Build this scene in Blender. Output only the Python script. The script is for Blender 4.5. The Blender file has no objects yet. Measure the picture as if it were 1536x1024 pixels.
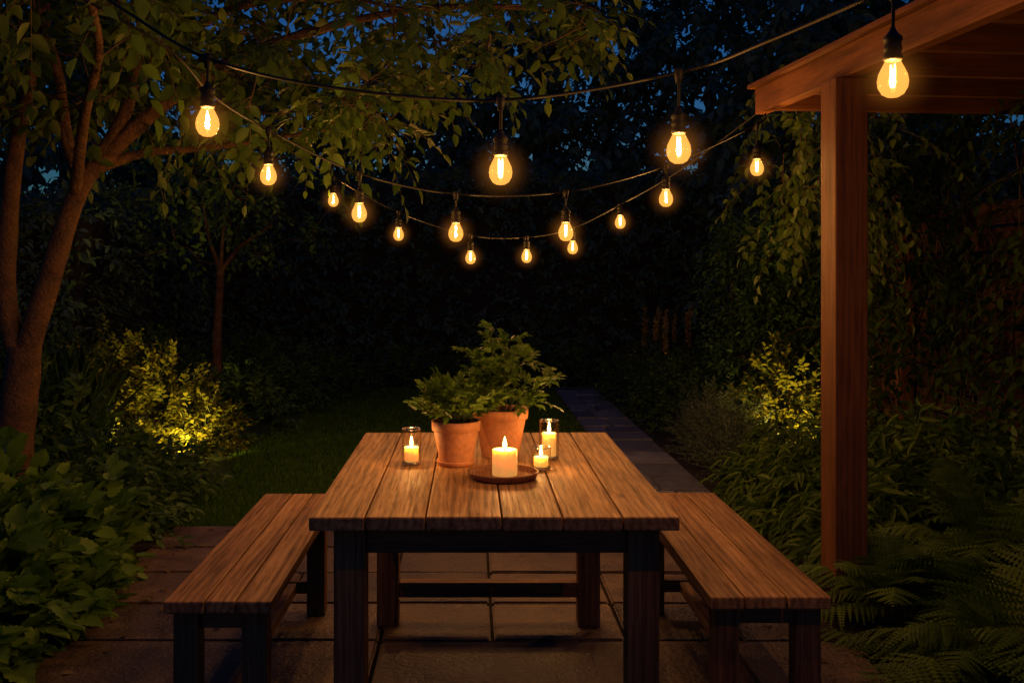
import bpy, bmesh, math, random
import numpy as np
from mathutils import Vector
rng=np.random.default_rng(7); random.seed(7)
sc=bpy.context.scene
col=sc.collection
# ---------------------------------------------------------------- helpers
def empty(name,loc=(0,0,0),rz=0):
    o=bpy.data.objects.new(name,None); o.location=loc; o.rotation_euler=(0,0,rz); o.empty_display_size=.1
    col.objects.link(o); return o
def link(name,me,mat=None,parent=None,loc=(0,0,0),smooth=False,rot=(0,0,0)):
    o=bpy.data.objects.new(name,me); o.location=loc; o.rotation_euler=rot
    if mat: me.materials.append(mat)
    if parent: o.parent=parent
    col.objects.link(o)
    if smooth: me.polygons.foreach_set('use_smooth',[True]*len(me.polygons))
    return o
def box(name,x0,x1,y0,y1,z0,z1,mat,parent=None,bev=.004,rot=(0,0,0)):
    bm=bmesh.new(); bmesh.ops.create_cube(bm,size=1)
    sx,sy,sz=x1-x0,y1-y0,z1-z0
    for v in bm.verts: v.co=Vector((v.co.x*sx,v.co.y*sy,v.co.z*sz))
    if bev: bmesh.ops.bevel(bm,geom=bm.edges[:],offset=bev,segments=2,affect='EDGES',profile=.6)
    me=bpy.data.meshes.new(name); bm.to_mesh(me); bm.free()
    return link(name,me,mat,parent,((x0+x1)/2,(y0+y1)/2,(z0+z1)/2),rot=rot)
def lathe(name,prof,mat,parent=None,loc=(0,0,0),n=32):
    vs=[];fs=[]
    for r,z in prof:
        for i in range(n):
            a=2*math.pi*i/n; vs.append((r*math.cos(a),r*math.sin(a),z))
    m=len(prof)
    for j in range(m-1):
        for i in range(n):
            k=(i+1)%n; fs.append((j*n+i,j*n+k,(j+1)*n+k,(j+1)*n+i))
    me=bpy.data.meshes.new(name); me.from_pydata(vs,[],fs)
    bm=bmesh.new(); bm.from_mesh(me); bmesh.ops.remove_doubles(bm,verts=bm.verts,dist=1e-6)
    bmesh.ops.recalc_face_normals(bm,faces=bm.faces); bm.to_mesh(me); bm.free()
    return link(name,me,mat,parent,loc,True)
def catmull(pts,sub=6):
    P=[np.array(p,float) for p in pts]; P=[2*P[0]-P[1]]+P+[2*P[-1]-P[-2]]; out=[]
    for i in range(1,len(P)-2):
        for s in range(sub):
            t=s/sub; a,b,c,d=P[i-1],P[i],P[i+1],P[i+2]
            out.append(.5*((2*b)+(-a+c)*t+(2*a-5*b+4*c-d)*t*t+(-a+3*b-3*c+d)*t**3))
    out.append(P[-2]); return np.array(out)
class TubeBag:
    def __init__(s): s.v=[];s.f=[];s.n=0
    def add(s,pts,rad,sides=8,wob=0):
        pts=np.array(pts,float); m=len(pts); rad=np.broadcast_to(rad,(m,))
        T=np.gradient(pts,axis=0); T/=np.linalg.norm(T,axis=1)[:,None]+1e-9
        ref=np.array([0,1,0.]) if abs(T[0][1])<.8 else np.array([1,0,0.])
        for i in range(m):
            a=np.cross(T[i],ref); a/=np.linalg.norm(a)+1e-9; b=np.cross(a,T[i])
            for k in range(sides):
                th=2*math.pi*k/sides; r=rad[i]*(1+wob*(random.random()-.5))
                s.v.append(tuple(pts[i]+r*(math.cos(th)*a+math.sin(th)*b)))
            if i:
                for k in range(sides):
                    q=(k+1)%sides; o=s.n+(i-1)*sides
                    s.f.append((o+k,o+q,o+sides+q,o+sides+k))
        s.n+=m*sides
    def build(s,name,mat,parent=None):
        me=bpy.data.meshes.new(name); me.from_pydata(s.v,[],s.f); return link(name,me,mat,parent,smooth=True)
def nrm(a): return a/(np.linalg.norm(a,axis=-1,keepdims=True)+1e-9)
# leaf templates (x across, y along, z normal)
T_OV=([(0,0,0),(0,.35,-.02),(0,.7,-.05),(0,1,-.14),(-.42,.28,.08),(-.36,.64,.03),(.42,.28,.08),(.36,.64,.03)],
      [(0,1,4),(1,2,5,4),(2,3,5),(0,6,1),(1,6,7,2),(2,7,3)])
T_RH=([(0,0,0),(-.45,.45,.08),(0,1,-.1),(.45,.45,.08)],[(0,2,1),(0,3,2)])
def _lob(pts,c=(0,.4,0)):
    full=[(0,0,0)]+[(x,y,.06*abs(x)*3) for x,y in pts]+[(0,1,-.1)]+[(-x,y,.06*abs(x)*3) for x,y in reversed(pts)]
    n=len(full); v=full+[c]
    return (v,[(i,(i+1)%n,n) for i in range(n)])
T_LB=_lob([(.16,.03),(.5,.12),(.34,.27),(.56,.42),(.27,.5),(.4,.68),(.13,.76)])
T_HT=_lob([(.2,-.12),(.46,-.04),(.5,.12),(.58,.2),(.5,.33),(.54,.45),(.38,.55),(.4,.66),(.22,.74),(.2,.85)],(0,.3,-.08))
def _pinna():
    v=[(0,0,0)];f=[];m=9
    mid=[]
    for i in range(m+1):
        y=i/m; mid.append(len(v)); v.append((0,y,-.16*y*y))
    for s in (-1,1):
        for i in range(m):
            y=i/m; w=.5*(1-(y)**1.6)*(1 if i else .9)+.04
            v.append((s*w,y+.085,-.16*y*y-.02)); a=len(v)-1
            f.append((mid[i],mid[i+1],a) if s>0 else (mid[i+1],mid[i],a))
    return (v,f)
T_PN=_pinna()
def leaves(name,P,D,N,L,W,T,mat,parent=None,lv=None):
    tv=np.array(T[0]);tf=T[1]; n=len(P); m=len(tv)
    L=np.broadcast_to(L,(n,));W=np.broadcast_to(W,(n,))
    D=nrm(D);X=nrm(np.cross(D,N));N2=np.cross(X,D)
    V=P[:,None]+tv[None,:,0,None]*W[:,None,None]*X[:,None]+tv[None,:,1,None]*L[:,None,None]*D[:,None]+tv[None,:,2,None]*L[:,None,None]*N2[:,None]
    V=V.reshape(-1,3)
    li=np.concatenate([np.array(f) for f in tf]); tot=np.array([len(f) for f in tf])
    LI=(np.arange(n)[:,None]*m+li[None]).ravel()
    TT=np.tile(tot,n); ST=np.concatenate([[0],np.cumsum(TT)[:-1]])
    me=bpy.data.meshes.new(name)
    me.vertices.add(len(V)); me.vertices.foreach_set('co',V.astype(np.float32).ravel())
    me.loops.add(len(LI)); me.loops.foreach_set('vertex_index',LI.astype(np.int32))
    me.polygons.add(len(TT)); me.polygons.foreach_set('loop_start',ST.astype(np.int32))
    me.update(calc_edges=True)
    a=me.attributes.new('lv','FLOAT','POINT')
    if lv is None: lv=rng.random(n)
    a.data.foreach_set('value',np.repeat(lv,m).astype(np.float32))
    return link(name,me,mat,parent)
def sprays(S,Dr,length,n,LL,LW,droop=.3,flat=.5,hang=0.,fwd=.6,t0=.15):
    M=len(S); length=np.broadcast_to(length,(M,))[:,None,None]
    t=np.linspace(t0,1,n)[None,:,None]*np.ones((M,1,1))
    Dr=nrm(Dr)[:,None,:]; up=np.array([0,0,1.])
    P=S[:,None]+Dr*length*t-up*droop*length*t*t
    Tn=nrm(Dr-2*up*droop*t)
    side=nrm(np.cross(Tn,up+1e-3)); oth=np.cross(side,Tn)
    sg=np.where(np.arange(n)%2==0,1,-1)[None,:,None]
    ph=rng.normal(0,flat,(M,n,1))
    sv=side*np.cos(ph)*sg+oth*np.sin(ph)
    D=nrm(Tn*fwd+sv*.85+rng.normal(0,.2,(M,n,3))-up*hang)
    last=np.zeros((M,n,1)); last[:,-1]=1
    D=nrm(D*(1-last)+Tn*last)
    N=nrm(oth+rng.normal(0,.35,(M,n,3)))
    s=(1-.35*np.abs(t[...,0]-.5))*rng.uniform(.7,1.2,(M,n))
    base=rng.random((M,1))*.5+rng.random((M,n))*.5
    K=4; tt=np.linspace(0,1,K)[None,:,None]
    ST=S[:,None]+Dr*length*tt-up*droop*length*tt*tt
    f=lambda a:a.reshape(-1,3)
    return f(P),f(D),f(N),(LL*s).ravel(),(LW*s).ravel(),base.ravel(),ST
def stems(name,ST,r0,r1,mat,parent=None):
    M,K,_=ST.shape; T=nrm(np.gradient(ST,axis=1)); a=nrm(np.cross(T,np.array([.3,.2,1.]))); b=np.cross(a,T)
    rad=np.linspace(r0,r1,K)[None,:,None]
    ring=np.stack([ST+rad*(math.cos(q)*a+math.sin(q)*b) for q in (0,2.094,4.189)],axis=2)
    V=ring.reshape(-1,3); F=[]
    for k in range(K-1):
        for i in range(3):
            j=(i+1)%3; F.append([k*3+i,k*3+j,(k+1)*3+j,(k+1)*3+i])
    F=(np.array(F)[None]+np.arange(M)[:,None,None]*K*3).reshape(-1)
    me=bpy.data.meshes.new(name); me.vertices.add(len(V)); me.vertices.foreach_set('co',V.astype(np.float32).ravel())
    me.loops.add(len(F)); me.loops.foreach_set('vertex_index',F.astype(np.int32))
    me.polygons.add(len(F)//4); me.polygons.foreach_set('loop_start',np.arange(0,len(F),4,dtype=np.int32)); me.update(calc_edges=True)
    return link(name,me,mat,parent)
# ---------------------------------------------------------------- materials
def newmat(name):
    m=bpy.data.materials.new(name); m.use_nodes=True; nt=m.node_tree; nt.nodes.clear()
    out=nt.nodes.new('ShaderNodeOutputMaterial'); return m,nt,out
def N(nt,t,**k):
    n=nt.nodes.new(t)
    for a,b in k.items(): setattr(n,a,b)
    return n
def ramp(nt,fac,stops):
    r=N(nt,'ShaderNodeValToRGB'); e=r.color_ramp.elements
    e[0].position=stops[0][0]; e[0].color=(*stops[0][1],1); e[1].position=stops[-1][0]; e[1].color=(*stops[-1][1],1)
    for p,c in stops[1:-1]:
        x=e.new(p); x.color=(*c,1)
    nt.links.new(fac,r.inputs[0]); return r.outputs[0]
def noise(nt,vec,scale,detail=4,rough=.55,dist=0):
    n=N(nt,'ShaderNodeTexNoise'); n.inputs['Scale'].default_value=scale; n.inputs['Detail'].default_value=detail
    n.inputs['Roughness'].default_value=rough; n.inputs['Distortion'].default_value=dist
    if vec: nt.links.new(vec,n.inputs['Vector'])
    return n.outputs['Fac']
def mixc(nt,f,a,b,mode='MIX'):
    m=N(nt,'ShaderNodeMix',data_type='RGBA',blend_type=mode)
    for s,i in ((f,0),(a,6),(b,7)):
        if hasattr(s,'links') or hasattr(s,'is_linked'): nt.links.new(s,m.inputs[i])
        else: m.inputs[i].default_value = s if i==0 else (*s,1)
    return m.outputs[2]
def leafmat(name,c0,c1,trans=.3,rough=.5,spec=.3,matte=False):
    m,nt,out=newmat(name); at=N(nt,'ShaderNodeAttribute',attribute_name='lv')
    c=ramp(nt,at.outputs['Fac'],[(0,c0),(.8,c1),(1,tuple(min(1,x*1.35) for x in c1))])
    if matte:
        p=N(nt,'ShaderNodeBsdfDiffuse'); nt.links.new(c,p.inputs['Color'])
    else:
        p=N(nt,'ShaderNodeBsdfPrincipled'); nt.links.new(c,p.inputs['Base Color']); p.inputs['Roughness'].default_value=rough
        p.inputs['Specular IOR Level'].default_value=spec
    t=N(nt,'ShaderNodeBsdfTranslucent'); nt.links.new(mixc(nt,1.,c,(1.0,1.15,.6),'MULTIPLY'),t.inputs[0])
    x=N(nt,'ShaderNodeMixShader'); x.inputs[0].default_value=trans
    nt.links.new(p.outputs[0],x.inputs[1]); nt.links.new(t.outputs[0],x.inputs[2]); nt.links.new(x.outputs[0],out.inputs[0]); return m
def wood(name,axis,dark,mid,light,rough=.5,bump=.35,tone=.22,freq=1.,knot=.75,fine=.65):
    m,nt,out=newmat(name); tc=N(nt,'ShaderNodeTexCoord'); oi=N(nt,'ShaderNodeObjectInfo')
    off=N(nt,'ShaderNodeVectorMath',operation='MULTIPLY_ADD')
    cm=N(nt,'ShaderNodeCombineXYZ')
    for i in range(3): nt.links.new(oi.outputs['Random'],cm.inputs[i])
    nt.links.new(cm.outputs[0],off.inputs[0]); off.inputs[1].default_value=(37,53,71); nt.links.new(tc.outputs['Object'],off.inputs[2])
    def sv(a,b):
        s=N(nt,'ShaderNodeVectorMath',operation='MULTIPLY'); v=[a,a,a]; v[axis]=b; s.inputs[1].default_value=v
        nt.links.new(off.outputs[0],s.inputs[0]); return s.outputs[0]
    g1=noise(nt,sv(24*freq,1.6*freq),1,5,.65,1.0)
    g2=noise(nt,sv(150*freq,5*freq),1,3,.7,.3)
    g3=noise(nt,sv(6,2.4),1,4,.65)
    w=N(nt,'ShaderNodeTexWave',wave_type='BANDS',bands_direction='X' if axis!=0 else 'Y'); nt.links.new(sv(6*freq,.5*freq),w.inputs['Vector'])
    w.inputs['Scale'].default_value=2.2; w.inputs['Distortion'].default_value=11; w.inputs['Detail'].default_value=3; w.inputs['Detail Scale'].default_value=.7; w.inputs['Detail Roughness'].default_value=.65
    a=N(nt,'ShaderNodeMath',operation='MULTIPLY_ADD'); nt.links.new(w.outputs['Fac'],a.inputs[0]); a.inputs[1].default_value=.16
    b=N(nt,'ShaderNodeMath',operation='MULTIPLY'); nt.links.new(g1,b.inputs[0]); b.inputs[1].default_value=.84; nt.links.new(b.outputs[0],a.inputs[2])
    c=ramp(nt,a.outputs[0],[(.3,dark),(.47,mid),(.68,light)])
    fn=ramp(nt,g2,[(.38,(.42,.36,.32)),(.5,(1,1,1))])
    c=mixc(nt,fine,c,fn,'MULTIPLY')
    st=ramp(nt,g3,[(.32,(.45,.38,.34)),(.58,(1.,1.,1.))]); c=mixc(nt,.6,c,st,'MULTIPLY')
    vo=N(nt,'ShaderNodeTexVoronoi'); nt.links.new(sv(7,2.2),vo.inputs['Vector']); vo.inputs['Scale'].default_value=1.
    kn=ramp(nt,vo.outputs['Distance'],[(.03,(.16,.12,.1)),(.10,(1,1,1))]); c=mixc(nt,knot,c,kn,'MULTIPLY')
    hv=N(nt,'ShaderNodeMapRange'); nt.links.new(oi.outputs['Random'],hv.inputs[0]); hv.inputs[3].default_value=1-tone; hv.inputs[4].default_value=1+tone
    hs=N(nt,'ShaderNodeHueSaturation'); nt.links.new(hv.outputs[0],hs.inputs['Value']); nt.links.new(c,hs.inputs['Color'])
    p=N(nt,'ShaderNodeBsdfPrincipled'); nt.links.new(hs.outputs[0],p.inputs['Base Color'])
    rr=ramp(nt,g2,[(.3,(rough+.25,)*3),(.7,(rough,)*3)]); nt.links.new(rr,p.inputs['Roughness']); p.inputs['Specular IOR Level'].default_value=.35
    h=N(nt,'ShaderNodeMath',operation='MULTIPLY_ADD'); nt.links.new(g1,h.inputs[0]); h.inputs[1].default_value=.5; nt.links.new(g2,h.inputs[2])
    bp=N(nt,'ShaderNodeBump'); bp.inputs['Strength'].default_value=bump; bp.inputs['Distance'].default_value=.003
    nt.links.new(h.outputs[0],bp.inputs['Height']); nt.links.new(bp.outputs[0],p.inputs['Normal']); nt.links.new(p.outputs[0],out.inputs[0]); return m
def rough_mat(name,stops,scale=8,rough=.8,bump=.4,bd=.01,detail=6,spec=.4,scale2=60,use_lv=False):
    m,nt,out=newmat(name); tc=N(nt,'ShaderNodeTexCoord'); v=tc.outputs['Object']
    n1=noise(nt,v,scale,detail,.6,.3); n2=noise(nt,v,scale2,3,.7)
    c=ramp(nt,n1,stops); c=mixc(nt,.5,c,ramp(nt,n2,[(.3,(.5,.5,.5)),(.7,(1.15,1.15,1.15))]),'MULTIPLY')
    if use_lv:
        at=N(nt,'ShaderNodeAttribute',attribute_name='lv'); c=mixc(nt,1.,c,ramp(nt,at.outputs['Fac'],[(0,(.6,.6,.62)),(1,(1.25,1.2,1.12))]),'MULTIPLY')
    p=N(nt,'ShaderNodeBsdfPrincipled'); nt.links.new(c,p.inputs['Base Color']); p.inputs['Specular IOR Level'].default_value=spec
    nt.links.new(ramp(nt,n1,[(.3,(max(.05,rough-.18),)*3),(.7,(min(1,rough+.12),)*3)]),p.inputs['Roughness'])
    ad=N(nt,'ShaderNodeMath',operation='ADD'); nt.links.new(n1,ad.inputs[0]); nt.links.new(n2,ad.inputs[1])
    bp=N(nt,'ShaderNodeBump'); bp.inputs['Strength'].default_value=bump; bp.inputs['Distance'].default_value=bd
    nt.links.new(ad.outputs[0],bp.inputs['Height']); nt.links.new(bp.outputs[0],p.inputs['Normal']); nt.links.new(p.outputs[0],out.inputs[0]); return m
def emis(name,c,s,clear=False):
    m,nt,out=newmat(name); e=N(nt,'ShaderNodeEmission'); e.inputs[0].default_value=(*c,1); e.inputs[1].default_value=s
    if clear:
        a=N(nt,'ShaderNodeAddShader'); t=N(nt,'ShaderNodeBsdfTransparent'); nt.links.new(e.outputs[0],a.inputs[0]); nt.links.new(t.outputs[0],a.inputs[1]); nt.links.new(a.outputs[0],out.inputs[0])
    else: nt.links.new(e.outputs[0],out.inputs[0])
    m.cycles.emission_sampling='NONE'; return m
def plain(name,c,rough=.5,spec=.5):
    m,nt,out=newmat(name); p=N(nt,'ShaderNodeBsdfPrincipled'); p.inputs['Base Color'].default_value=(*c,1); p.inputs['Roughness'].default_value=rough; p.inputs['Specular IOR Level'].default_value=spec; nt.links.new(p.outputs[0],out.inputs[0]); return m
def thinglass(nt,tint,pwr=4,mul=.7,add=.05,rough=.04):
    tr=N(nt,'ShaderNodeBsdfTransparent'); tr.inputs[0].default_value=(*tint,1); gl=N(nt,'ShaderNodeBsdfGlossy'); gl.inputs['Roughness'].default_value=rough
    lw=N(nt,'ShaderNodeLayerWeight'); lw.inputs[0].default_value=.5; pw=N(nt,'ShaderNodeMath',operation='POWER'); nt.links.new(lw.outputs['Facing'],pw.inputs[0]); pw.inputs[1].default_value=pwr
    ma=N(nt,'ShaderNodeMath',operation='MULTIPLY_ADD'); nt.links.new(pw.outputs[0],ma.inputs[0]); ma.inputs[1].default_value=mul; ma.inputs[2].default_value=add
    mx=N(nt,'ShaderNodeMixShader'); nt.links.new(ma.outputs[0],mx.inputs[0]); nt.links.new(tr.outputs[0],mx.inputs[1]); nt.links.new(gl.outputs[0],mx.inputs[2]); return mx.outputs[0]
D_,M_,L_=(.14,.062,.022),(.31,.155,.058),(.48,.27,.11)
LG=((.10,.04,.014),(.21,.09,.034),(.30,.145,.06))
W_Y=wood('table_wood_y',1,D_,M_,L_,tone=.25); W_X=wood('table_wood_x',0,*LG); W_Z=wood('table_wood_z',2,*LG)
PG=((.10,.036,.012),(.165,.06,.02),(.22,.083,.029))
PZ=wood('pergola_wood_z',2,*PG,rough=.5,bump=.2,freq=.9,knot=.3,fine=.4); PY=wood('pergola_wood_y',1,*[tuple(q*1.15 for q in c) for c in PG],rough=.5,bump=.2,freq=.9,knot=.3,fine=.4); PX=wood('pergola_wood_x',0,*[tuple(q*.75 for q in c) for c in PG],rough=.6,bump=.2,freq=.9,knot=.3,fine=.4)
FX=wood('fence_wood',1,(.03,.014,.009),(.07,.035,.02),(.11,.055,.03),rough=.7); FZ=wood('fence_post_wood',2,(.12,.045,.018),(.22,.09,.036),(.28,.12,.055),rough=.7)
BARK=rough_mat('bark',[(.3,(.04,.02,.011)),(.7,(.17,.085,.044))],9,.85,.9,.02)
BARK2=rough_mat('twig_bark',[(.3,(.04,.028,.016)),(.7,(.10,.065,.04))],12,.85,.5,detail=2)
STEM=plain('green_stem',(.05,.085,.022),.6)
SOIL=rough_mat('soil',[(.3,(.012,.009,.006)),(.7,(.04,.028,.018))],5,.95,.8,.03)
SLAB=rough_mat('patio_stone',[(.25,(.06,.040,.029)),(.5,(.12,.082,.059)),(.75,(.21,.145,.105))],4.5,.5,.8,.012,8,.4,45,True)
PATHM=rough_mat('path_stone',[(.25,(.13,.14,.15)),(.75,(.28,.29,.30))],5,.5,.5,.008,8,.5,50,True)
LAWN=rough_mat('lawn_ground',[(.3,(.02,.045,.008)),(.7,(.045,.085,.014))],3,.9,.5,.02)
GRASS=leafmat('grass_blades',(.045,.12,.012),(.10,.20,.025),.3,.6,matte=True)
LF_TREE=leafmat('tree_leaf',(.032,.07,.010),(.09,.145,.022),.4,.5)
LF_HOST=leafmat('broad_leaf',(.06,.15,.015),(.14,.25,.03),.3,.5,.25)
LF_SHR=leafmat('shrub_leaf',(.03,.085,.018),(.085,.16,.034),.3,.55,.25)
LF_VINE=leafmat('vine_leaf',(.014,.036,.010),(.04,.072,.018),.3,matte=True)
LF_FERN=leafmat('fern_leaf',(.045,.10,.014),(.11,.18,.025),.35,.55,.2)
LF_LAV=leafmat('grey_leaf',(.10,.14,.10),(.2,.24,.18),.25,matte=True)
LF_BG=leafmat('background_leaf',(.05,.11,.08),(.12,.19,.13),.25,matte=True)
LF_POT=leafmat('potted_leaf',(.05,.105,.012),(.12,.20,.025),.35,.5)
LF_GOLD=leafmat('gold_leaf',(.09,.11,.010),(.22,.21,.025),.35,matte=True)
PLUME=leafmat('plume',(.10,.075,.035),(.18,.13,.065),.2,matte=True)
TERRA=rough_mat('terracotta',[(.3,(.44,.175,.075)),(.7,(.58,.26,.12))],9,.75,.3,.003)
BLK=plain('black_rubber',(.010,.010,.010),.6,.3)
# ---------------------------------------------------------------- world
w=bpy.data.worlds.new('World'); sc.world=w; w.use_nodes=True; nt=w.node_tree; nt.nodes.clear()
out=N(nt,'ShaderNodeOutputWorld'); bg=N(nt,'ShaderNodeBackground'); sky=N(nt,'ShaderNodeTexSky'); sky.sky_type='NISHITA'; sky.sun_disc=False
sky.sun_elevation=math.radians(2); sky.sun_rotation=0; sky.air_density=1.3; sky.dust_density=.2; sky.ozone_density=5
nt.links.new(mixc(nt,1.,sky.outputs[0],(.28,.74,1.2),'MULTIPLY'),bg.inputs[0]); bg.inputs[1].default_value=.11; nt.links.new(bg.outputs[0],out.inputs[0])
sl=bpy.data.lights.new('sun','SUN'); sl.energy=.012; sl.angle=math.radians(.5); sl.color=(.55,.75,1)
so=bpy.data.objects.new('sun',sl); so.rotation_euler=(math.radians(-88),0,0); col.objects.link(so)
# ---------------------------------------------------------------- camera
cd=bpy.data.cameras.new('camera'); cam=bpy.data.objects.new('camera',cd); col.objects.link(cam); sc.camera=cam
cam.location=(0,0,1.394); cam.rotation_euler=(math.radians(90),0,0); cd.sensor_width=36; cd.lens=35.15
cd.shift_x=.0404; cd.shift_y=-.0632; cd.clip_end=500; cd.clip_start=.05
sc.view_settings.view_transform='Standard'; sc.view_settings.look='None'; sc.view_settings.exposure=0
# ---------------------------------------------------------------- ground
def sheet(name,x0,x1,y0,y1,z,mat):
    me=bpy.data.meshes.new(name); me.from_pydata([(x0,y0,z),(x1,y0,z),(x1,y1,z),(x0,y1,z)],[],[(0,1,2,3)]); return link(name,me,mat)
sheet('ground',-200,200,-50,300,-.03,SOIL)
sheet('lawn',-2.3,1.02,5.6,12.5,-.012,LAWN)
n=90000
gx=rng.uniform(-2.0,1.03,n); gy=5.6+6.9*rng.random(n)**1.25
ok=gx>-1.78+.12*np.sin(gy*2.1)+rng.normal(0,.03,n); gx=gx[ok];gy=gy[ok]; n=len(gx)
P=np.stack([gx,gy,np.full(n,-.015)],1); Dd=np.stack([rng.normal(0,.35,n),rng.normal(0,.35,n),np.ones(n)],1)
leaves('grass',P,Dd,rng.normal(0,1,(n,3)),rng.uniform(.02,.045,n),.007,T_RH,GRASS)
def slabs(name,rows,mat,z=0,th=.05):
    bm=bmesh.new(); lay=bm.verts.layers.float.new('lv')
    for (x0,x1,y0,y1) in rows:
        r=bmesh.ops.create_cube(bm,size=1); lv=random.random(); dz=random.uniform(-.003,.003)
        tx,ty=random.uniform(-.004,.004),random.uniform(-.004,.004)
        for v in r['verts']:
            cx,cy=v.co.x,v.co.y
            v.co=Vector(((x0+x1)/2+cx*(x1-x0),(y0+y1)/2+cy*(y1-y0),z-th/2+v.co.z*th+dz+cx*tx+cy*ty)); v[lay]=lv
        es=[e for e in {e for v in r['verts'] for e in v.link_edges}]
        bmesh.ops.bevel(bm,geom=es,offset=.008,segments=2,affect='EDGES')
    me=bpy.data.meshes.new(name); bm.to_mesh(me); bm.free(); return link(name,me,mat)
rows=[]; ys=[5.6-.44*i for i in range(14)]; g=.007
for j in range(len(ys)-1):
    xs=[-1.66,-1.23,-.79,-.35,.085,.60,1.05,1.46]
    i=0
    while i<len(xs)-1:
        st=2 if (random.random()<.3 and i<len(xs)-2) else 1
        rows.append((xs[i]+g,xs[i+st]-g,ys[j+1]+g,ys[j]-g)); i+=st
slabs('patio',rows,SLAB)
rows=[]; y=5.6
while y<12.4:
    l=random.uniform(.35,.6); sp=random.choice([0,.2,.28]) 
    if sp: rows+= [(1.05,1.05+sp-g,y+g,y+l-g),(1.05+sp+g,1.56,y+g,y+l-g)]
    else: rows.append((1.05,1.56,y+g,y+l-g))
    y+=l
slabs('garden_path',rows,PATHM,z=.002)
# fallen leaves on the paving edges
n=150; sx=np.where(rng.random(n)<.5,-1.0-rng.random(n)**1.5*.6,1.45-rng.random(n)**2*.7); sy=rng.uniform(2.2,5.5,n)
ok=~((sx>.66)&(sx<1.12)&(sy>2.9)); sx=sx[ok]; sy=sy[ok]; n=len(sx)
ang=rng.uniform(0,6.28,n)
leaves('fallen_leaves',np.stack([sx,sy,np.full(n,.009)],1),np.stack([np.cos(ang),np.sin(ang),rng.normal(0,.08,n)],1),np.array([0,0,1.])+rng.normal(0,.12,(n,3)),rng.uniform(.025,.06,n),.025,T_OV,PLUME)
# ---------------------------------------------------------------- table & benches
tb=empty('outdoor_dining_table',(0.0635,3.41,0))
cx,cy=.0635,3.41
ex=[-.436,-.284,-.121,.084,.248,.409,.563]
for i in range(6):
    dy=random.uniform(-.003,.003)
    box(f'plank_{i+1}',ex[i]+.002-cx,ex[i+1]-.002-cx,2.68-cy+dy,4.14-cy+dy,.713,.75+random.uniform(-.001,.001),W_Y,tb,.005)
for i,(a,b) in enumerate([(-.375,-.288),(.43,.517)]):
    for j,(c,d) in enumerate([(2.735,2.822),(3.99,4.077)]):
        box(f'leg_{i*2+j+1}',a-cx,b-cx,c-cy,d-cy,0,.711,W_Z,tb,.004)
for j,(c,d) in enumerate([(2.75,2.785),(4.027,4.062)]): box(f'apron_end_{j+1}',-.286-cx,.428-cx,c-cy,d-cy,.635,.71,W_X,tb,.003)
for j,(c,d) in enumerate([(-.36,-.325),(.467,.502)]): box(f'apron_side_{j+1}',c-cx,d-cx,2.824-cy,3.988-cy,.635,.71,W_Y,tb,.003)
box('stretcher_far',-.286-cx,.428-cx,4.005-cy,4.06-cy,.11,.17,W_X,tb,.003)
def bench(name,x0,x1,y0,y1,seams):
    c0,c1=(x0+x1)/2,(y0+y1)/2; e=empty(name,(c0,c1,0)); xs=[x0]+seams+[x1]
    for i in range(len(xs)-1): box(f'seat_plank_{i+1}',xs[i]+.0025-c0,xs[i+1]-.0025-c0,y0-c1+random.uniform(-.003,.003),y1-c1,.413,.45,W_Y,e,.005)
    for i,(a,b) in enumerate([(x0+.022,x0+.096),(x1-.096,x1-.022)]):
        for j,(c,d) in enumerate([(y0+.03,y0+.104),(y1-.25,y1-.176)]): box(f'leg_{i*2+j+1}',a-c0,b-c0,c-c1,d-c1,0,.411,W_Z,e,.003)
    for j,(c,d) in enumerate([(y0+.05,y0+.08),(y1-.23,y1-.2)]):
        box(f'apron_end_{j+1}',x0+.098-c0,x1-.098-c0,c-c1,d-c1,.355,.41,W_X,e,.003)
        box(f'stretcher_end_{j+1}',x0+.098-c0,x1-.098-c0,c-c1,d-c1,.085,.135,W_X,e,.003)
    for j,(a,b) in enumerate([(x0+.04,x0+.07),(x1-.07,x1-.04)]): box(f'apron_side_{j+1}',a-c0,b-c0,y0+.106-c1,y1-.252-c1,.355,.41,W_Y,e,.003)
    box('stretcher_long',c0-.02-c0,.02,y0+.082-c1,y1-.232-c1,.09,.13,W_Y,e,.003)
bench('wooden_bench',-.897,-.578,2.91,4.36,[-.775,-.685])
bench('wooden_bench',.705,1.067,2.95,4.38,[.81,.935])
# ---------------------------------------------------------------- lights helper
def plight(name,loc,W,c,parent,r=.015):
    l=bpy.data.lights.new(name,'POINT'); l.energy=W; l.color=c; l.shadow_soft_size=r
    o=bpy.data.objects.new(name,l); o.location=loc; o.parent=parent; col.objects.link(o); return o
# ---------------------------------------------------------------- candles
m,nt,out=newmat('candle_wax_self_glow'); p=N(nt,'ShaderNodeBsdfPrincipled'); p.inputs['Base Color'].default_value=(.85,.70,.42,1); p.inputs['Roughness'].default_value=.45
p.inputs['Subsurface Weight'].default_value=1; p.inputs['Subsurface Radius'].default_value=(.04,.022,.01); p.inputs['Subsurface Scale'].default_value=1
p.inputs['Emission Color'].default_value=(1,.46,.09,1); p.inputs['Emission Strength'].default_value=.45; nt.links.new(p.outputs[0],out.inputs[0]); WAX=m; m.cycles.emission_sampling='NONE'  # emission paints an even candle glow into the wax
m,nt,out=newmat('clear_glass'); nt.links.new(thinglass(nt,(.90,.88,.82),2.2,.7,.05,.06),out.inputs[0]); GLASS=m
m,nt,out=newmat('glass_rim'); nt.links.new(thinglass(nt,(.9,.9,.85),1,.5,.35,.15),out.inputs[0]); RIM=m
FLAME=emis('flame',(1,.62,.2),7,True); CANC=(1,.46,.13)
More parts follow.
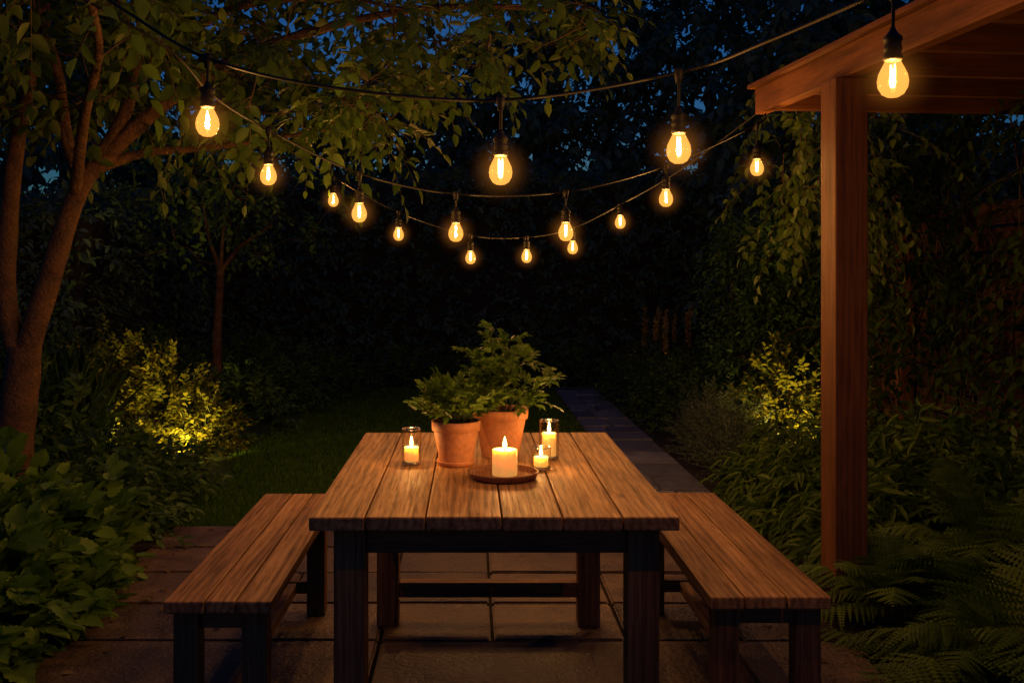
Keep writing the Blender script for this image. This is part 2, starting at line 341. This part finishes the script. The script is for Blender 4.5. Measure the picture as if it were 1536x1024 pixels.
def candle_parts(e,z0,r,h,W):
    lathe('wax_body',[(0,z0),(r*.97,z0),(r,z0+.003),(r,z0+h-.003),(r*.96,z0+h),(r*.86,z0+h-.001),(r*.7,z0+h-.006),(0,z0+h-.007)],WAX,e)
    lathe('wick',[(0,z0+h-.01),(.0012,z0+h-.01),(.001,z0+h+.004),(0,z0+h+.004)],BLK,e,n=8)
    f=z0+h+.001; s=1.0+.5*(r/.04)
    lathe('flame',[(0,f),(.0032*s,f+.003*s),(.0048*s,f+.008*s),(.0042*s,f+.013*s),(.0024*s,f+.019*s),(.001*s,f+.024*s),(0,f+.027*s)],FLAME,e,n=16)
    plight('candle_light',(0,0,f+.015*s),W,CANC,e,.0035)
e=empty('wooden_tray',(.104,3.2,.75))
TRAY=wood('tray_wood',1,(.16,.06,.025),(.30,.13,.055),(.38,.18,.08),rough=.4,freq=2)
lathe('dish',[(0,.0015),(.098,.0015),(.106,.006),(.113,.02),(.114,.0235),(.111,.025),(.107,.023),(.1,.014),(.095,.012),(0,.012)],TRAY,e,n=64)
e=empty('pillar_candle',(.109,3.19,.7625)); candle_parts(e,0,.040,.082,1.5)
def votive(x,y,r,h,ch,W):
    e=empty('glass_candle_holder',(x,y,.751))
    lathe('glass_wall',[(r*.97,.005),(r,.02),(r,h)],GLASS,e,n=40)
    lathe('glass_base',[(0,.0005),(r*.93,.0005),(r*.97,.004),(r*.97,.008),(r*.9,.0115),(0,.0118)],RIM,e,n=40)
    q=.0022; lathe('glass_rim',[(r-q+q*math.cos(t),h+q*math.sin(t)) for t in np.linspace(0,2*math.pi,9)],RIM,e,n=40)
    candle_parts(e,.0125,r*.72,ch,W)
votive(-.203,3.43,.0335,.122,.048,.9); votive(.235,3.34,.0335,.074,.03,.7); votive(.277,3.53,.035,.136,.08,.8)
# ---------------------------------------------------------------- pots & plants
def pot(x,y,R,h,saucer):
    e=empty('potted_plant',(x,y,.751)); rb=R*.66; z=.0
    if saucer:
        lathe('saucer',[(0,0),(rb*1.05,0),(rb*1.22,.016),(rb*1.2,.019),(rb*1.05,.006),(0,.005)],TERRA,e,n=48); z=.0055
    rh=.036
    lathe('clay_pot',[(0,z),(rb,z),(rb*1.01,z+.003),(R*.9,z+h-rh-.002),(R*.905,z+h-rh),(R*.975,z+h-rh+.002),(R,z+h-.004),(R*.985,z+h),(R*.93,z+h-.001),(R*.90,z+h-.012),(R*.87,z+h-.04),(R*.84,z+h-.04)],TERRA,e,n=56)
    lathe('potting_soil',[(0,z+h-.018),(R*.9,z+h-.02)],SOIL,e,n=32)
    return e,z+h-.02
e,z=pot(-.05,3.42,.084,.148,True)
M=90; ang=rng.uniform(0,6.283,M); el=np.arccos(rng.uniform(.12,1,M))*.88
S=np.stack([.02*np.cos(ang),.02*np.sin(ang),np.full(M,z)],1); Dr=np.stack([np.sin(el)*np.cos(ang),np.sin(el)*np.sin(ang),np.cos(el)+.45],1)
P,D,Nn,L,W,lv,ST=sprays(S,Dr,rng.uniform(.15,.235,M),11,.042,.021,.18,.35,.05,.6,.4)
leaves('foliage',P,D,Nn,L,W,T_LB,LF_POT,e,lv); stems('stems',ST,.0016,.0008,STEM,e)
e,z=pot(.107,3.6,.101,.17,False)
M=22; ang=rng.uniform(0,6.283,M); el=np.abs(rng.normal(0,.48,M))
S=np.stack([.03*np.cos(ang),.03*np.sin(ang),np.full(M,z)],1); Dr=np.stack([np.sin(el)*np.cos(ang),np.sin(el)*np.sin(ang),np.cos(el)+.1],1)
ln=rng.uniform(.16,.35,M)*(1-.25*np.clip(el,0,1))
P,D,Nn,L,W,lv,ST=sprays(S,Dr,ln,4,.02,.02,.12,.5)
stems('stems',ST,.0024,.001,STEM,e)
tt=rng.uniform(.4,1,(M,5)); q=nrm(Dr)
S2=(S[:,None]+q[:,None]*ln[:,None,None]*tt[...,None]-np.array([0,0,1])*.12*ln[:,None,None]*tt[...,None]**2).reshape(-1,3)
D2=(q[:,None]*.7+rng.normal(0,.5,(M,5,3))+np.array([0,0,.15])).reshape(-1,3)
P,D,Nn,L,W,lv,ST=sprays(S2,D2,rng.uniform(.05,.095,len(S2)),7,.038,.024,.3,.35,.05,.6,.2)
leaves('foliage',P,D,Nn,L,W,T_LB,LF_POT,e,lv); stems('side_stems',ST,.001,.0006,STEM,e)
# ---------------------------------------------------------------- string lights
m,nt,out=newmat('lit_bulb_glass'); em=N(nt,'ShaderNodeEmission'); em.inputs[0].default_value=(1,.45,.085,1); em.inputs[1].default_value=.6
ad=N(nt,'ShaderNodeAddShader'); nt.links.new(thinglass(nt,(1,.86,.6)),ad.inputs[0]); nt.links.new(em.outputs[0],ad.inputs[1]); nt.links.new(ad.outputs[0],out.inputs[0]); BULB=m; m.cycles.emission_sampling='NONE'
FIL=emis('filament',(1,.66,.28),14)
m,nt,out=newmat('painted_halo_glow'); tc=N(nt,'ShaderNodeTexCoord'); ln_=N(nt,'ShaderNodeVectorMath',operation='LENGTH'); nt.links.new(tc.outputs['Object'],ln_.inputs[0])  # painted halo: emission fading outward from the bulb, no light is scattered
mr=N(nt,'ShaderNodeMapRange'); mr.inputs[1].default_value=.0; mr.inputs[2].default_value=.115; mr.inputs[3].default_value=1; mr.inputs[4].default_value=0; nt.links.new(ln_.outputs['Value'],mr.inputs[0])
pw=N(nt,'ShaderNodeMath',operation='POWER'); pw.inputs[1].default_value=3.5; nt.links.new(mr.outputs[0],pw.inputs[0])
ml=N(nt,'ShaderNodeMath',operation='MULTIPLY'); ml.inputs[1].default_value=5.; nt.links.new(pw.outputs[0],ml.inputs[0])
em=N(nt,'ShaderNodeEmission'); em.inputs[0].default_value=(1,.33,.045,1); nt.links.new(ml.outputs[0],em.inputs[1]); nt.links.new(em.outputs[0],out.inputs['Volume']); HALO_GLOW=m; m.cycles.emission_sampling='NONE'
BC=(1,.49,.15)
def string_lights(wire,bulbs,W):
    e=empty('string_lights'); c=catmull(wire,10); t=TubeBag(); t.add(c,.0048,8); t.build('cable',BLK,e)
    for i,(x,y,z) in enumerate(bulbs):
        j=np.argmin((c[:,0]-x)**2+(c[:,1]-y)**2); wz=c[j][2]
        b=empty('lamp',(x,y,z)); b.parent=e
        lathe('bulb_glass',[(0,-.043),(.012,-.0415),(.023,-.035),(.031,-.021),(.033,-.007),(.0305,.008),(.024,.022),(.018,.034),(.0155,.043)],BULB,b,n=28)
        lathe('socket',[(0,.038),(.0165,.038),(.0205,.041),(.0205,.05),(.018,.052),(.018,.060),(.0195,.062),(.0195,.068),(.018,.07),(.018,.08),(.0205,.083),(.0205,.089),(.013,.097),(.008,.104),(.005,.112),(0,.113)],BLK,b,n=24)
        dz=wz-z
        t=TubeBag(); t.add([(0,0,.108),(0.001,0,(.108+dz)/2),(0,0,dz)],.0042,8); t.build('drop_cord',BLK,b)
        lathe('clamp',[(0,dz-.03),(.008,dz-.028),(.011,dz-.012),(.013,dz-.006),(.013,dz+.006),(.009,dz+.012),(0,dz+.013)],BLK,b,n=16)
        t=TubeBag()
        a=random.uniform(0,3); ca,sa=math.cos(a),math.sin(a)
        t.add([(.005*ca,.005*sa,.03),(.006*ca,.006*sa,.012),(.004*ca,.004*sa,-.02),(-.004*ca,-.004*sa,-.02),(-.006*ca,-.006*sa,.012),(-.005*ca,-.005*sa,.03)],.0019,6); t.build('filament',FIL,b)
        bm=bmesh.new(); bmesh.ops.create_icosphere(bm,subdivisions=3,radius=.115); me=bpy.data.meshes.new('painted_halo'); bm.to_mesh(me); bm.free(); link('painted_halo',me,HALO_GLOW,b)  # glowing ball added around the bulb to imitate its halo
        plight('bulb_light',(0,0,-.003),W,BC,b,.007)
string_lights([(-1.28,3.1,2.36),(-1.02,3.0,2.18),(-.737,2.8,2.005),(-.40,2.8,1.925),(.084,2.8,1.888),(.562,2.7,1.945),(.75,2.5,1.985),(.929,2.2,2.03),(1.2,2.1,2.13),(1.72,2.05,2.3)],
  [(-.737,2.8,1.828),(.084,2.8,1.693),(.562,2.7,1.741),(.929,2.2,1.83)],12.5)
string_lights([(-1.35,3.3,2.35),(-1.02,3.35,2.16),(-.95,3.7,2.06),(-.809,4.0,1.981),(-.479,4.3,1.838),(-.065,4.4,1.758),(.419,4.4,1.768),(.928,4.75,1.92),(1.403,4.9,2.14),(1.46,4.95,2.2)],
  [(-.809,4.0,1.802),(-.479,4.3,1.67),(-.065,4.4,1.59),(.419,4.4,1.593),(.928,4.75,1.768),(1.403,4.9,1.93)],12)
string_lights([(-1.7,5.4,2.55),(-1.2,6.1,2.22),(-.865,6.3,2.02),(-.454,6.3,1.80),(0,6.3,1.655),(.353,6.3,1.642),(.643,6.3,1.70),(.928,6.2,1.84),(1.2,5.8,2.0),(1.48,5.1,2.24)],
  [(-.865,6.3,1.877),(-.454,6.3,1.663),(0,6.3,1.516),(.353,6.3,1.524),(.643,6.3,1.579),(.928,6.2,1.734)],14)
# ---------------------------------------------------------------- pergola
pg=empty('pergola',(1.45,5.1,0),math.radians(5.7))
box('side_beam',0,.06,-4.2,0,2.22,2.35,PY,pg,.004)
box('post_1',-.038,.102,-.97,-.83,0,2.218,PZ,pg,.006); box('post_2',-.038,.102,-3.95,-3.81,0,2.218,PZ,pg,.006)
box('post_3',2.8,2.94,-.97,-.83,0,2.218,PZ,pg,.006); box('post_4',2.8,2.94,-3.95,-3.81,0,2.218,PZ,pg,.006)
box('end_beam',.063,2.96,-.06,0,2.24,2.35,PX,pg,.004); box('far_side_beam',2.84,2.9,-4.2,-.063,2.22,2.349,PY,pg,.004)
for i in range(9): box(f'rafter_{i+1}',.063,2.838,-.5-.44*i-.022,-.5-.44*i+.022,2.235,2.346,PX,pg,.003)
for i in range(20): box(f'roof_board_{i+1}',-.03+.15*i,.113+.15*i,-4.25,.03,2.353,2.373,PY,pg,.002)
# ---------------------------------------------------------------- fence
fe=empty('wooden_fence',(3.12,7,0))
for i in range(12): box(f'rail_{i+1}',-.012,.012,-5,6,.05+.15*i,.185+.15*i,FX,fe,.003)
for i in range(5): box(f'post_{i+1}',-.13,-.035,-4.5+2.25*i-.045,-4.5+2.25*i+.045,0,2.0,FZ,fe,.004)
# ---------------------------------------------------------------- big tree
def tree(name,limbs,targets,nleaf,LL,LW,lmat,twl=.32,T=T_OV,droop=.35,hang=.25,r_tw=.012):
    e=empty(name); t=TubeBag(); nodes=[]
    for pts,r0,r1 in limbs:
        c=catmull(pts,5); t.add(c,np.linspace(r0,r1,len(c)),12,.12); nodes+= list(c[len(c)//3:] if len(c)>8 else c)
    t.build('trunk',BARK,e); nodes=np.array(nodes)
    d=np.array([np.min(np.linalg.norm(nodes-q,axis=1)) for q in targets]); targets=targets[np.argsort(d)]
    t=TubeBag(); S=[];Dr=[]
    for q in targets:
        dd=np.linalg.norm(nodes-q,axis=1)+.25*np.maximum(0,nodes[:,2]-q[2]); j=np.argmin(dd); a=nodes[j]; v=q-a; dist=np.linalg.norm(v)
        mid=(a+q)/2+rng.normal(0,.06*dist+.005,3)+np.array([0,0,.06*dist])
        r=min(r_tw,.004+.008*dist); t.add(catmull([a,mid,q],3),np.linspace(r,.003,7),5)
        nodes=np.vstack([nodes,mid,q])
        o=nrm(v+1e-4)
        for k in range(3):
            S.append(q-v*rng.uniform(0,.4)*min(1,.2/dist) ); Dr.append(o*.6+rng.normal(0,.55,3)+np.array([0,0,-.05]))
    t.build('branches',BARK2,e)
    S=np.array(S);Dr=np.array(Dr)
    P,D,Nn,L,W,lv,ST=sprays(S,Dr,rng.uniform(.6,1.2,len(S))*twl,nleaf,LL,LW,droop,.6,hang)
    leaves('foliage',P,D,Nn,L,W,T,lmat,e,lv); stems('twigs',ST,.003,.0012,BARK2,e); return e
limbs=[([(-2.22,4.85,-.03),(-2.2,4.8,.45),(-2.16,4.8,.85),(-2.14,4.8,1.06)],.10,.075),
 ([(-2.16,4.8,.98),(-2.23,4.8,1.28),(-2.2,4.78,1.76),(-2.13,4.75,2.18),(-2.0,4.7,2.6),(-1.9,4.6,3.2)],.058,.02),
 ([(-2.15,4.8,.98),(-2.03,4.8,1.36),(-1.91,4.8,1.74),(-1.81,4.8,1.92),(-1.68,4.85,2.18),(-1.62,4.9,2.5),(-1.5,5.0,3.1)],.062,.018),
 ([(-1.86,4.8,1.82),(-1.92,4.75,2.05),(-1.95,4.7,2.4),(-2.1,4.6,2.9)],.038,.014),
 ([(-1.84,4.8,1.88),(-1.62,4.85,2.12),(-1.36,4.9,2.34),(-1.0,5.0,2.55),(-.5,5.1,2.72),(0,5.2,2.8),(.4,5.2,2.78)],.045,.008),
 ([(-1.82,4.8,1.9),(-1.6,4.9,2.0),(-1.35,5.1,2.05),(-1.0,5.4,2.15),(-.6,5.6,2.25)],.028,.006),
 ([(-1.9,4.8,1.78),(-1.7,4.4,2.1),(-1.45,3.9,2.3),(-1.25,3.15,2.42)],.03,.01),
 ([(-1.6,4.9,2.45),(-1.2,5.2,2.8),(-.7,5.8,3.0),(-.2,6.2,3.0)],.03,.008)]
def zlow(x): return np.interp(x,[-3,-2.35,-1.5,-.95,-.4,-.22,.08,.51,.8],[2.25,2.2,2.14,2.10,2.14,2.3,2.5,2.62,2.76])
Q=[]
while len(Q)<470:
    x=rng.uniform(-3.1,.8); y=rng.uniform(3.3,6.8)
    if y<4.3 and x>-1.15: continue
    if x>-.2 and rng.random()<.3: continue
    z=zlow(x)+rng.random()**1.3*1.1+max(0,y-5.3)*.16
    if y<4.3: z=max(z,2.4)
    Q.append((x,y,z))
tree('maple_tree',limbs,np.array(Q),8,.092,.055,LF_TREE)
limbs=[([(-2.52,10,-.03),(-2.54,10,.7),(-2.5,10,1.5)],.055,.04),([(-2.5,10,1.45),(-2.3,10,1.7),(-2.0,10,1.9)],.028,.01),([(-2.5,10,1.45),(-2.62,10,1.8),(-2.7,10,2.3)],.028,.01),([(-2.5,10,1.5),(-2.45,10,2.0),(-2.3,10,2.5)],.02,.008)]
Q=np.stack([rng.normal(-2.5,.55,120),rng.normal(10,.5,120),rng.normal(2.3,.35,120)],1)
tree('ornamental_tree',limbs,Q,7,.08,.05,LF_SHR)
# ---------------------------------------------------------------- shrubs
def shrub(name,items,LL,LW,mat,T=T_OV,n=8,twl=.3,droop=.3,dens=55,hang=.15,flat=.5,stemr=.003,inner=.55):
    S=[];Dr=[];ln=[]
    for (x,y,rx,ry,h) in items:
        M=int(dens*(rx*ry+ (rx+ry)*h)*6)
        a=rng.uniform(0,6.283,M); c=rng.uniform(0.02,1,M); s=np.sqrt(1-c*c)
        u=np.stack([s*np.cos(a),s*np.sin(a),c],1)
        lump=1+.16*np.sin(a*3+x*7)+.12*np.sin(a*5+c*9+y*5)
        rr=rng.uniform(inner,.95,M)*lump
        S.append(np.stack([x+u[:,0]*rx*rr,y+u[:,1]*ry*rr,u[:,2]*h*rr*.92],1)); Dr.append(u+rng.normal(0,.35,(M,3))+np.array([0,0,.35])); ln.append(np.full(M,twl)*rng.uniform(.6,1.3,M))
    S=np.concatenate(S);Dr=np.concatenate(Dr);ln=np.concatenate(ln)
    P,D,Nn,L,W,lv,ST=sprays(S,Dr,ln,n,LL,LW,droop,flat,hang)
    P[:,2]=np.maximum(P[:,2],.0)
    e=empty(name,(0,0,0)); leaves('foliage',P,D,Nn,L,W,T,mat,e,lv); stems('stems',ST,stemr,stemr*.4,STEM,e); return e
shrub('hydrangea_shrub',[(-2.0,3.75,.5,.45,.52),(-2.25,4.4,.6,.5,.62),(-1.85,4.55,.3,.35,.42),(-2.0,3.2,.42,.4,.42),(-2.7,3.9,.5,.5,.6),(-1.72,4.05,.22,.35,.3)],.10,.088,LF_HOST,T_HT,4,.16,.25,50,.25,.6)
shrub('leafy_shrub',[(-2.1,5.35,.5,.45,.55),(-2.5,5.9,.5,.5,.75),(-1.95,6.1,.3,.4,.4)],.085,.045,LF_SHR,T_OV,7,.22,.4,50)
shrub('leafy_shrub',[(-3.0,6.6,.5,.45,.85),(-3.4,6.2,.6,.6,1.2),(-3.5,7.5,.6,.6,1.2)],.06,.03,LF_SHR,T_OV,8,.24,.3,50)
shrub('golden_shrub',[(-2.5,8.2,.42,.35,.8),(-2.05,7.75,.25,.3,.5),(-3.0,8.5,.4,.4,1.0),(-2.6,7.55,.22,.22,.3)],.055,.03,LF_GOLD,T_OV,8,.2,.2,60)
shrub('leafy_shrub',[(-2.1,9.2,.5,.6,.5),(-2.0,10.3,.5,.5,.6),(-3.1,9.6,.7,.7,.9),(-1.7,11.6,.6,.5,.55),(-2.6,11.6,.8,.6,.8)],.07,.035,LF_SHR,T_OV,7,.22,.3,40)
shrub('leafy_shrub',[(-.9,12.9,.6,.4,.5),(-.1,13.0,.6,.4,.45),(.7,13.0,.6,.4,.55),(1.4,12.9,.5,.4,.6)],.07,.04,LF_SHR,T_OV,7,.22,.3,35)
shrub('broad_leaf_shrub',[(1.98,4.9,.33,.35,.42),(1.98,5.5,.33,.4,.55),(2.35,5.2,.4,.4,.65),(1.95,6.2,.3,.4,.42)],.13,.032,LF_FERN,T_OV,8,.26,.6,55,.3)
shrub('lavender_bush',[(1.92,7.4,.3,.35,.34),(2.0,8.1,.35,.35,.42),(1.9,6.85,.25,.3,.28)],.045,.009,LF_LAV,T_RH,12,.2,.05,120,0)
shrub('leafy_shrub',[(2.05,9.0,.4,.4,.5),(1.95,9.9,.4,.45,.55),(2.3,10.5,.5,.5,.7),(1.9,11.4,.4,.5,.55),(2.7,9.6,.5,.5,.8)],.06,.032,LF_SHR,T_OV,7,.22,.3,45)
shrub('golden_shrub',[(2.4,7.7,.28,.28,.9),(2.75,7.4,.25,.3,.75)],.055,.032,LF_GOLD,T_OV,7,.2,.2,60)
shrub('leafy_shrub',[(2.75,6.0,.33,.35,.6),(2.85,5.5,.35,.45,.75),(2.6,4.7,.4,.4,.6)],.08,.04,LF_SHR,T_OV,7,.22,.4,45)
def hedge(name,x0,x1,y0,y1,h,mat,M,LL,LW,light_block=True):
    e=empty(name)
    if light_block: box('light_block',x0+.12,x1-.12,y0+.12,y1-.12,-.02,h-.12,SOIL,e,.05)  # dark filler box added to block horizon light behind the leaves
    f=rng.integers(0,4,M); u=rng.random(M); v=rng.random(M)
    S=np.zeros((M,3)); Dr=np.zeros((M,3))
    bulge=.08*np.sin(u*14)+.08*np.sin(v*9+u*6)
    for k in range(M):
        if f[k]==0 or f[k]==3: S[k]=(x0+u[k]*(x1-x0),y0+.1+bulge[k],v[k]*h); Dr[k]=(0,-1,.4)
        elif f[k]==1:
            sd=x0+.1 if x0>0 else x1-.1; S[k]=(sd+bulge[k],y0+u[k]*(y1-y0),v[k]*h); Dr[k]=(-1 if x0>0 else 1,0,.4)
        else: S[k]=(x0+u[k]*(x1-x0),y0+v[k]*(y1-y0),h-.1+bulge[k]); Dr[k]=(0,0,1)
    Dr+=rng.normal(0,.4,(M,3))
    P,D,Nn,L,W,lv,ST=sprays(S,Dr,rng.uniform(.15,.35,M),7,LL,LW,.3,.6,.15)
    leaves('foliage',P,D,Nn,L,W,T_OV,mat,e,lv); return e
hedge('hedge',2.35,3.0,8.4,9.6,1.75,LF_SHR,1800,.07,.035)
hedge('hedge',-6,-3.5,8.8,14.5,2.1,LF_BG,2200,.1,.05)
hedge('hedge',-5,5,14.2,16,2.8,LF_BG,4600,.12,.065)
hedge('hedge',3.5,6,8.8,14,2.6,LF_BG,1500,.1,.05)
e=empty('astilbe_plant'); S=np.stack([rng.uniform(1.75,2.2,12),rng.uniform(9.9,10.5,12),rng.uniform(.55,.75,12)],1)
P,D,Nn,L,W,lv,ST=sprays(S,np.stack([rng.normal(0,.12,12),rng.normal(0,.12,12),np.ones(12)],1),rng.uniform(.25,.42,12),70,.04,.02,.0,1.5,0,.6,.2)
leaves('flower_plumes',P,D,Nn,L,W,T_OV,PLUME,e,lv); S[:,2]=0
stems('stems',np.stack([S,S+[0,0,.3],S+[0,0,.6],S+[0,0,.9]],1),.005,.003,STEM,e)
e=empty('ornamental_grass'); n=420; a=rng.uniform(0,6.28,n); r=np.abs(rng.normal(0,.12,n)); cx0=np.where(rng.random(n)<.5,-3.05,-2.75); cy0=np.where(cx0<-2.9,7.3,6.4)
P=np.stack([cx0+r*np.cos(a),cy0+r*np.sin(a),np.zeros(n)],1); D=np.stack([.3*np.cos(a),.3*np.sin(a),np.ones(n)],1)+rng.normal(0,.1,(n,3))
leaves('blades',P,D,rng.normal(0,1,(n,3)),rng.uniform(.5,1.0,n),.016,T_OV,LF_SHR,e)
def fern(x,y,nf,ln,z=0):
    e=empty('fern'); Pp=[];Dp=[];Np=[];Lp=[];Wp=[];lvp=[];t=TubeBag()
    for i in range(nf):
        a=2*math.pi*i/nf*2.4+random.uniform(-.3,.3); l=ln*random.uniform(.7,1.15); el=random.uniform(.35,1.25)
        K=26; tt=np.linspace(0,1,K); d0=np.array([math.cos(a)*math.cos(el),math.sin(a)*math.cos(el),math.sin(el)])
        dr=random.uniform(.45,.8)*math.cos(el*.6); c=np.array([x,y,z])+d0*l*tt[:,None]-np.array([0,0,1])*dr*l*tt[:,None]**2.2
        c[:,2]=np.maximum(c[:,2],.02+z)
        t.add(c[::5],np.linspace(.0035,.001,len(c[::5])),4)
        T=nrm(np.gradient(c,axis=0)); side=nrm(np.cross(T,[0,0,1])); nn=np.cross(side,T); lv=random.random()
        for s in (-1,1):
            k=slice(3,K); m_=K-3; f=np.sin(np.pi*np.clip(tt[k]*.93+.09,0,1))**.8
            Pp.append(c[k]); Dp.append(side[k]*s+T[k]*.35+rng.normal(0,.07,(m_,3))-np.array([0,0,.12])); Np.append(nn[k]+rng.normal(0,.12,(m_,3)))
            Lp.append(l*.23*f+.006); Wp.append(np.full(m_,l*.05)*(.5+.5*f)); lvp.append(np.clip(lv*.6+rng.random(m_)*.4,0,1))
    t.build('rachis',STEM,e); c_=np.concatenate
    leaves('fronds',c_(Pp),c_(Dp),c_(Np),c_(Lp),c_(Wp),T_PN,LF_FERN,e,c_(lvp))
fern(1.85,3.45,44,.74); fern(1.72,4.02,34,.56,.05); fern(2.25,4.15,46,.86,.05); fern(2.1,3.0,40,.7); fern(1.75,2.75,26,.45); fern(2.65,3.7,40,.85)
M=560; S=np.stack([rng.uniform(2.85,3.1,M),rng.uniform(4.6,10,M),rng.random(M)**.7*2.5+.1],1)
ok=~((np.abs(S[:,1]-6.7)<.6)&(S[:,2]<1.4)&(rng.random(M)<.9)); S=S[ok]; M=len(S)
P,D,Nn,L,W,lv,ST=sprays(S,np.stack([-np.ones(M),rng.normal(0,.6,M),rng.normal(0,.5,M)],1),rng.uniform(.2,.5,M),9,.075,.045,.5,.5,.4)
e=empty('climbing_vine'); leaves('foliage',P,D,Nn,L,W,T_OV,LF_VINE,e,lv); stems('stems',ST,.003,.001,BARK2,e)
t=TubeBag()
for i in range(16):
    y=rng.uniform(5.6,6.9); p=[(3.05,y,0)]; 
    for k in range(1,7): p.append((3.03-rng.random()*.1,p[-1][1]+rng.normal(.02,.14),k*.38))
    t.add(catmull(p,4),.006,5)
t.build('vine_stems',BARK2,e)
M=120; S=np.stack([rng.uniform(1.75,2.3,M),rng.uniform(5.25,6.2,M),rng.uniform(1.7,2.6,M)],1); 
P,D,Nn,L,W,lv,ST=sprays(S,rng.normal(0,.5,(M,3))+[0,0,-.4],rng.uniform(.2,.45,M),9,.075,.045,.5,.5,.4)
e=empty('climbing_vine'); leaves('foliage',P,D,Nn,L,W,T_OV,LF_TREE,e,lv); stems('stems',ST,.003,.001,BARK2,e)
M=190; S=np.stack([rng.uniform(2.3,3.0,M),rng.uniform(5.6,6.6,M),rng.uniform(.9,2.6,M)],1)
P,D,Nn,L,W,lv,ST=sprays(S,rng.normal(0,.5,(M,3))+[0,0,-.3],rng.uniform(.2,.45,M),9,.08,.045,.5,.5,.4)
leaves('foliage_2',P,D,Nn,L,W,T_OV,LF_VINE,e,lv); stems('stems_2',ST,.003,.001,BARK2,e)
# ---------------------------------------------------------------- distant trees
e=empty('background_trees'); S=[];Dr=[]; tb_=TubeBag()
for (x,y,r,h,z0,M) in [(-7,17,2.2,6.2,1.5,400),(-3.6,18,2.0,5.2,1.5,420),(-1.2,19,2.1,5.3,1.5,480),(.5,18,1.8,5.9,1.2,480),(2.3,17.5,1.7,7.2,1.0,560),(4.0,17,1.8,6.6,1.0,600),(6.0,16,1.9,7.6,1,560),(8.6,15,2,7,1,300),(-5.3,13.5,1.5,4.8,1,300),(4.4,12.2,1.3,5.0,1.0,400),(-9,14,2,6,1,200)]:
    a=rng.uniform(0,6.283,M); c=rng.uniform(-1,1,M); s=np.sqrt(1-c*c); zz=z0+(h-z0)*(c+1)/2
    rr=r*(1.15-.55*(c+1)/2)*s*rng.uniform(.45,1.05,M)*(1+.25*np.sin(a*4+c*7)); 
    S.append(np.stack([x+rr*np.cos(a),y+rr*np.sin(a),zz+rng.normal(0,.15,M)],1)); Dr.append(np.stack([np.cos(a),np.sin(a),rng.normal(-.1,.4,M)],1))
    tb_.add([(x,y,-.03),(x+.1,y,h*.5),(x,y,h*.9)],[.16,.1,.03],8)
S=np.concatenate(S);Dr=np.concatenate(Dr)
P,D,Nn,L,W,lv,ST=sprays(S,Dr+rng.normal(0,.3,Dr.shape),rng.uniform(.4,.9,len(S)),12,.22,.12,.45,.6,.4)
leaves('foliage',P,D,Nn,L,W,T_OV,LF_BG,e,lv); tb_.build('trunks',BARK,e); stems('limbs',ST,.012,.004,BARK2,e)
# ---------------------------------------------------------------- garden spotlights
def gspot(x,y,tx,ty,tz,W):
    e=empty('garden_spotlight',(x,y,0)); v=Vector((tx-x,ty-y,tz-.12)); q=v.to_track_quat('-Z','Y')
    lathe('spike',[(0,-.03),(.006,-.02),(.006,.09),(0,.09)],BLK,e,n=10)
    h=lathe('head',[(0,.05),(.02,.048),(.026,.03),(.028,-.03),(.024,-.031),(.023,-.01),(0,-.008)],BLK,e,(0,0,.12),n=20); h.rotation_mode='QUATERNION'; h.rotation_quaternion=q
    l=bpy.data.lights.new('spot_light','SPOT'); l.energy=W; l.color=(1,.62,.12); l.spot_size=math.radians(100); l.spot_blend=.8; l.shadow_soft_size=.01
    o=bpy.data.objects.new('spot_light',l); o.parent=e; o.location=Vector((0,0,.12))+v.normalized()*.035; o.rotation_mode='QUATERNION'; o.rotation_quaternion=q; col.objects.link(o)
gspot(-2.15,7.2,-2.15,7.8,.3,60); gspot(-2.7,7.35,-2.75,8.2,.55,45)
gspot(2.3,7.0,2.5,7.6,.6,60)
